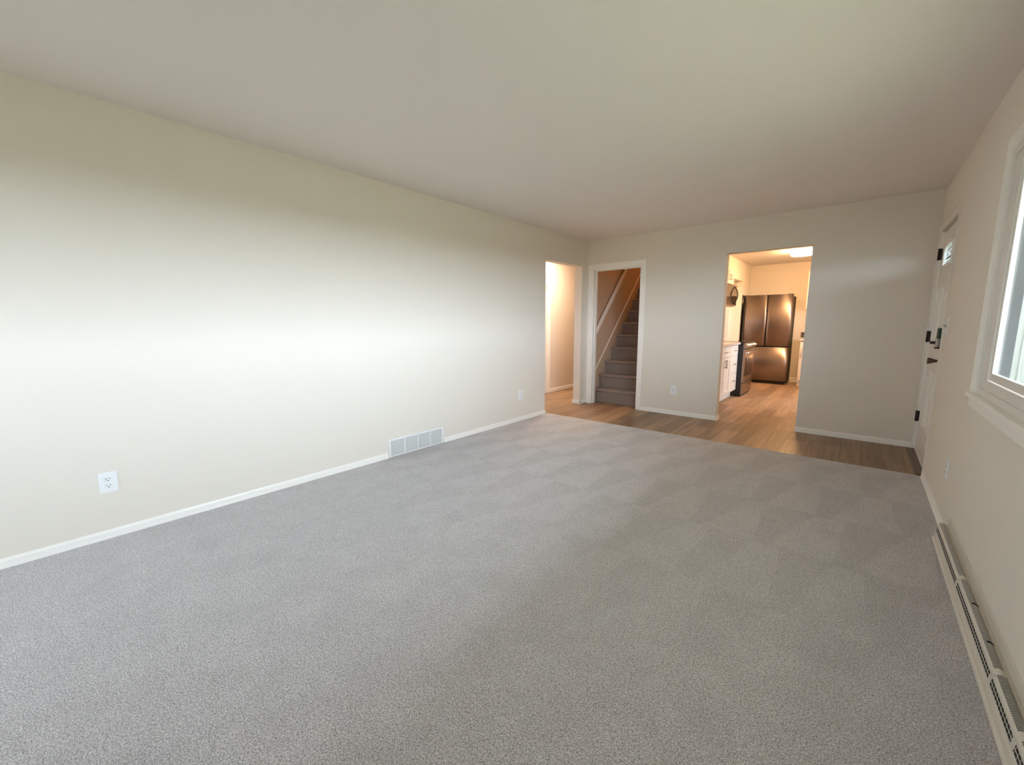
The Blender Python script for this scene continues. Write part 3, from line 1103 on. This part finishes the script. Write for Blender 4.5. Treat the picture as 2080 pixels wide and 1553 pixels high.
for (z0, z1, hz) in ((0.70, 0.866, 0.785), (0.412, 0.693, 0.562), (0.115, 0.405, 0.285)):
    q = MB()
    q.box(CX - 0.02, CX, A1 + 0.003, A2 - 0.003, z0, z1)
    o = q.build('drawer', M['cab'], cB, 0.002)
    pull(o, (CX, 1.79, hz), (CX, 1.94, hz), (0.028, 0, 0))
ct = MB().box(KL + 0.002, CX + 0.03, A0 - 0.01, A2, 0.875, 0.912).build('countertop', M['counter'], None, 0.006)
ct['label'] = 'pale pinkish countertop on the white cabinets just inside kitchen opening'
ct['category'] = 'countertop'
# splash panel behind the range, with a white edge strip
sp_ = thing('splash_panel', 'satin grey-pink splash panel on the wall behind the range', 'backsplash', (KL, 2.6, 0.92))
MB().box(KL + 0.001, KL + 0.006, 1.3, 3.60, 0.93, 1.50).build('panel', M['splash'], sp_)
MB().box(KL + 0.001, KL + 0.012, 3.60, 3.76, 0.0, 1.50).build('edge_strip', M['cab'], sp_, 0.002)

# range
Y0, Y1 = 2.085, 2.845
rn = thing('kitchen_range', 'freestanding stainless and black kitchen range between cabinets and refrigerator', 'stove', (1.45, 2.465, FZ))
MB().box(KL + 0.01, 1.768, Y0, Y1, FZ, 0.895).build('body', M['black'], rn, 0.003)
MB().box(KL + 0.01, 1.785, Y0 - 0.002, Y1 + 0.002, 0.896, 0.918).build('cooktop', M['blackglass'], rn, 0.004)
q = MB()
q.prism([(1.769, 0.805), (1.800, 0.805), (1.812, 0.815), (1.797, 0.893), (1.769, 0.893)], 'y', Y0 + 0.002, Y1 - 0.002)
cp_ = q.build('control_panel', M['steel'], rn, 0.003)
for ky in (2.19, 2.30, 2.465, 2.63, 2.74):
    q = MB()
    q.lathe([(0.024, 0.0), (0.026, 0.006), (0.021, 0.012), (0.019, 0.038), (0.016, 0.042), (0.0, 0.043)], (1.803, ky, 0.853), 'x', 20)
    q.build('knob', M['chrome'], rn)
q = MB()
q.box(1.769, 1.797, Y0 + 0.004, Y1 - 0.004, 0.225, 0.790)
dr = q.build('oven_door', M['steel'], rn, 0.004)
MB().box(1.792, 1.799, Y0 + 0.10, Y1 - 0.10, 0.33, 0.66).build('oven_window', M['blackglass'], dr, 0.004)
q = MB()
pts = []
for k in range(13):
    t = k / 12
    pts.append((1.832 + 0.018 * math.sin(PI * t), Y0 + 0.05 + t * (Y1 - Y0 - 0.10), 0.735))
q.tube(pts, 0.012, 10)
for yy in (Y0 + 0.055, Y1 - 0.055):
    q.box(1.795, 1.842, yy - 0.014, yy + 0.014, 0.722, 0.748)
q.build('door_handle', M['chrome'], dr)
MB().box(1.769, 1.795, Y0 + 0.004, Y1 - 0.004, 0.035, 0.212).build('storage_drawer', M['steel'], rn, 0.004)

# microwave under its wall cabinet
my0, my1 = 2.10, 2.855
mw = thing('microwave', 'dark over-the-range microwave with bowed chrome handle above the range', 'microwave', (1.3, 2.475, 1.52))
MB().box(KL + 0.002, 1.42, my0, my1, 1.522, 1.902).build('case', M['steel'], mw, 0.003)
q = MB()
q.box(1.4205, 1.452, my0 + 0.002, my1 - 0.002, 1.535, 1.900)
md = q.build('door', M['blackglass'], mw, 0.006)
q = MB()
pts = []
for k in range(15):
    t = k / 14
    pts.append((1.456 + 0.052 * math.sin(PI * t) ** 0.8, 2.66, 1.575 + 0.29 * t))
q.tube(pts, 0.012, 10)
q.build('handle', M['knobmetal'], md)
MB().box(1.25, 1.40, my0 + 0.06, my1 - 0.06, 1.514, 1.5225).build('vent_panel', M['nickel'], mw)
uc = thing('wall_cabinet', 'white two-door wall cabinet directly above the microwave', 'cabinet', (1.25, 2.475, 1.91))
MB().box(KL + 0.002, 1.340, 2.10, 2.955, 1.905, 2.068).build('carcass', M['cab'], uc)
um = 2.665
q = MB()
shaker_x(q, 1.362, 2.34, um - 0.002, 1.93, 2.195, rail=0.045)
o = q.build('door', M['cab'], uc, 0.0015)
pull(o, (1.362, um - 0.045, 1.985), (1.362, um - 0.045, 2.09), (0.024, 0, 0), r=0.005)
q = MB()
shaker_x(q, 1.362, um + 0.002, 2.955, 1.93, 2.195, rail=0.045)
o = q.build('door', M['cab'], uc, 0.0015)
pull(o, (1.362, um + 0.045, 1.985), (1.362, um + 0.045, 2.09), (0.024, 0, 0), r=0.005)

# refrigerator
fg = thing('refrigerator', 'tall stainless french-door refrigerator with bottom freezer against kitchen back wall', 'refrigerator', (1.73, 4.4, FZ))
MB().box(1.306, 2.165, 4.175, 4.66, 0.03, 1.752).build('body', M['charcoal'], fg, 0.006)
MB().box(1.36, 2.15, 4.15, 4.62, FZ, 0.05).build('toe_grille', M['black'], fg)


def bowed_door(x0, x1, z0, z1, name, centre, half, parent):
    q = MB()
    n = 14
    front = []
    for k in range(n + 1):
        x = x0 + (x1 - x0) * k / n
        e = min(k, n - k) / n
        u = (x - centre) / half
        front.append((x, 4.112 + 0.016 * u * u + (0.010 if k in (0, n) else 0)))
    pr = front + [(x1, 4.172), (x0, 4.172)]
    vs = [(p_[0], p_[1], z0) for p_ in pr] + [(p_[0], p_[1], z1) for p_ in pr]
    m_ = len(pr)
    fs = [(i, (i + 1) % m_, m_ + (i + 1) % m_, m_ + i) for i in range(m_)]
    q.add(vs, fs, False)
    for i in range(n):
        q.smooth[i] = True
    q.f += [tuple(range(m_))[::-1], tuple(m_ + i for i in range(m_))]
    q.smooth += [False, False]
    return q.build(name, M['steel'], parent, 0.0)


bowed_door(1.332, 1.750, 0.765, 1.785, 'door', 1.755, 0.43, fg)
bowed_door(1.757, 2.178, 0.765, 1.785, 'door', 1.755, 0.43, fg)
bowed_door(1.332, 2.178, 0.060, 0.738, 'freezer_drawer', 1.755, 0.43, fg)
MB().box(1.345, 2.168, 4.135, 4.173, 0.736, 0.768).build('grip_recess', M['dark'], fg)
MB().box(1.749, 1.758, 4.128, 4.172, 0.766, 1.782).build('door_gap', M['dark'], fg)
for xa in (1.35, 2.08):
    MB().box(xa, xa + 0.08, 4.13, 4.24, 1.752, 1.790 if xa < 2 else 1.79).build('hinge_cover', M['black'], fg, 0.004)

# cabinets right of the refrigerator
cR = thing('base_cabinet', 'white base cabinet right of the refrigerator, mostly behind far wall', 'cabinet', (2.7, 4.4, FZ))
q = MB()
q.box(2.352, 3.0, 4.14, KB - 0.002, 0.10, 0.868)
q.box(2.352, 3.0, 4.16, KB - 0.002, FZ, 0.10)
q.build('carcass', M['cab'], cR)
q = MB()
q.box(2.354, 2.80, 4.12, 4.14, 0.715, 0.862)
o = q.build('drawer', M['cab'], cR, 0.002)
q = MB()
shaker_y(q, 4.12, 2.354, 2.80, 0.105, 0.706)
o = q.build('door', M['cab'], cR, 0.0015)
pull(o, (2.385, 4.12, 0.555), (2.385, 4.12, 0.685), (0, -0.028, 0))
c2 = MB().box(2.33, 3.02, 4.10, KB - 0.002, 0.880, 0.915).build('countertop', M['counter'], None, 0.005)
c2['label'] = 'pale countertop sliver right of the refrigerator'
c2['category'] = 'countertop'
uR = thing('wall_cabinet', 'tall white wall cabinet high right of the refrigerator', 'cabinet', (2.68, 4.55, 1.5))
MB().box(2.366, 2.98, 4.375, KB - 0.002, 1.497, 2.22).build('carcass', M['cab'], uR)
q = MB()
shaker_y(q, 4.353, 2.364, 2.67, 1.495, 2.222)
q.build('door', M['cab'], uR, 0.0015)
q = MB()
shaker_y(q, 4.353, 2.674, 2.98, 1.495, 2.222)
q.build('door', M['cab'], uR, 0.0015)
ok = thing('wall_outlet', 'metal outlet plate above the counter right of the refrigerator', 'outlet', (2.33, KB, 0.98))
MB().box(2.292, 2.372, KB - 0.006, KB, 0.925, 1.04).build('cover_plate', M['nickel'], ok, 0.002)
for s in (-1, 1):
    MB().box(2.314, 2.350, KB - 0.009, KB - 0.005, 0.982 + s * 0.024 - 0.014, 0.982 + s * 0.024 + 0.014).build('receptacle', M['bronze'], ok, 0.002)

# flush ceiling lamp
LX, LY = 2.365, 3.05
lp = thing('ceiling_lamp', 'glowing round flush drum lamp on the kitchen ceiling', 'lamp', (LX, LY, 2.35))
q = MB()
q.lathe([(0.0, 2.352), (0.10, 2.353), (0.148, 2.358), (0.165, 2.368), (0.168, 2.385), (0.168, 2.434), (0.0, 2.434)], (LX, LY, 0), 'z', 48)
q.build('diffuser', M['lamp'], lp)
for z in (2.392, 2.432):
    q = MB()
    q.lathe([(0.1685, z), (0.1760, z + 0.001), (0.1760, z + 0.007), (0.1685, z + 0.007)], (LX, LY, 0), 'z', 48)
    q.build('metal_band', M['lampmetal'], lp)
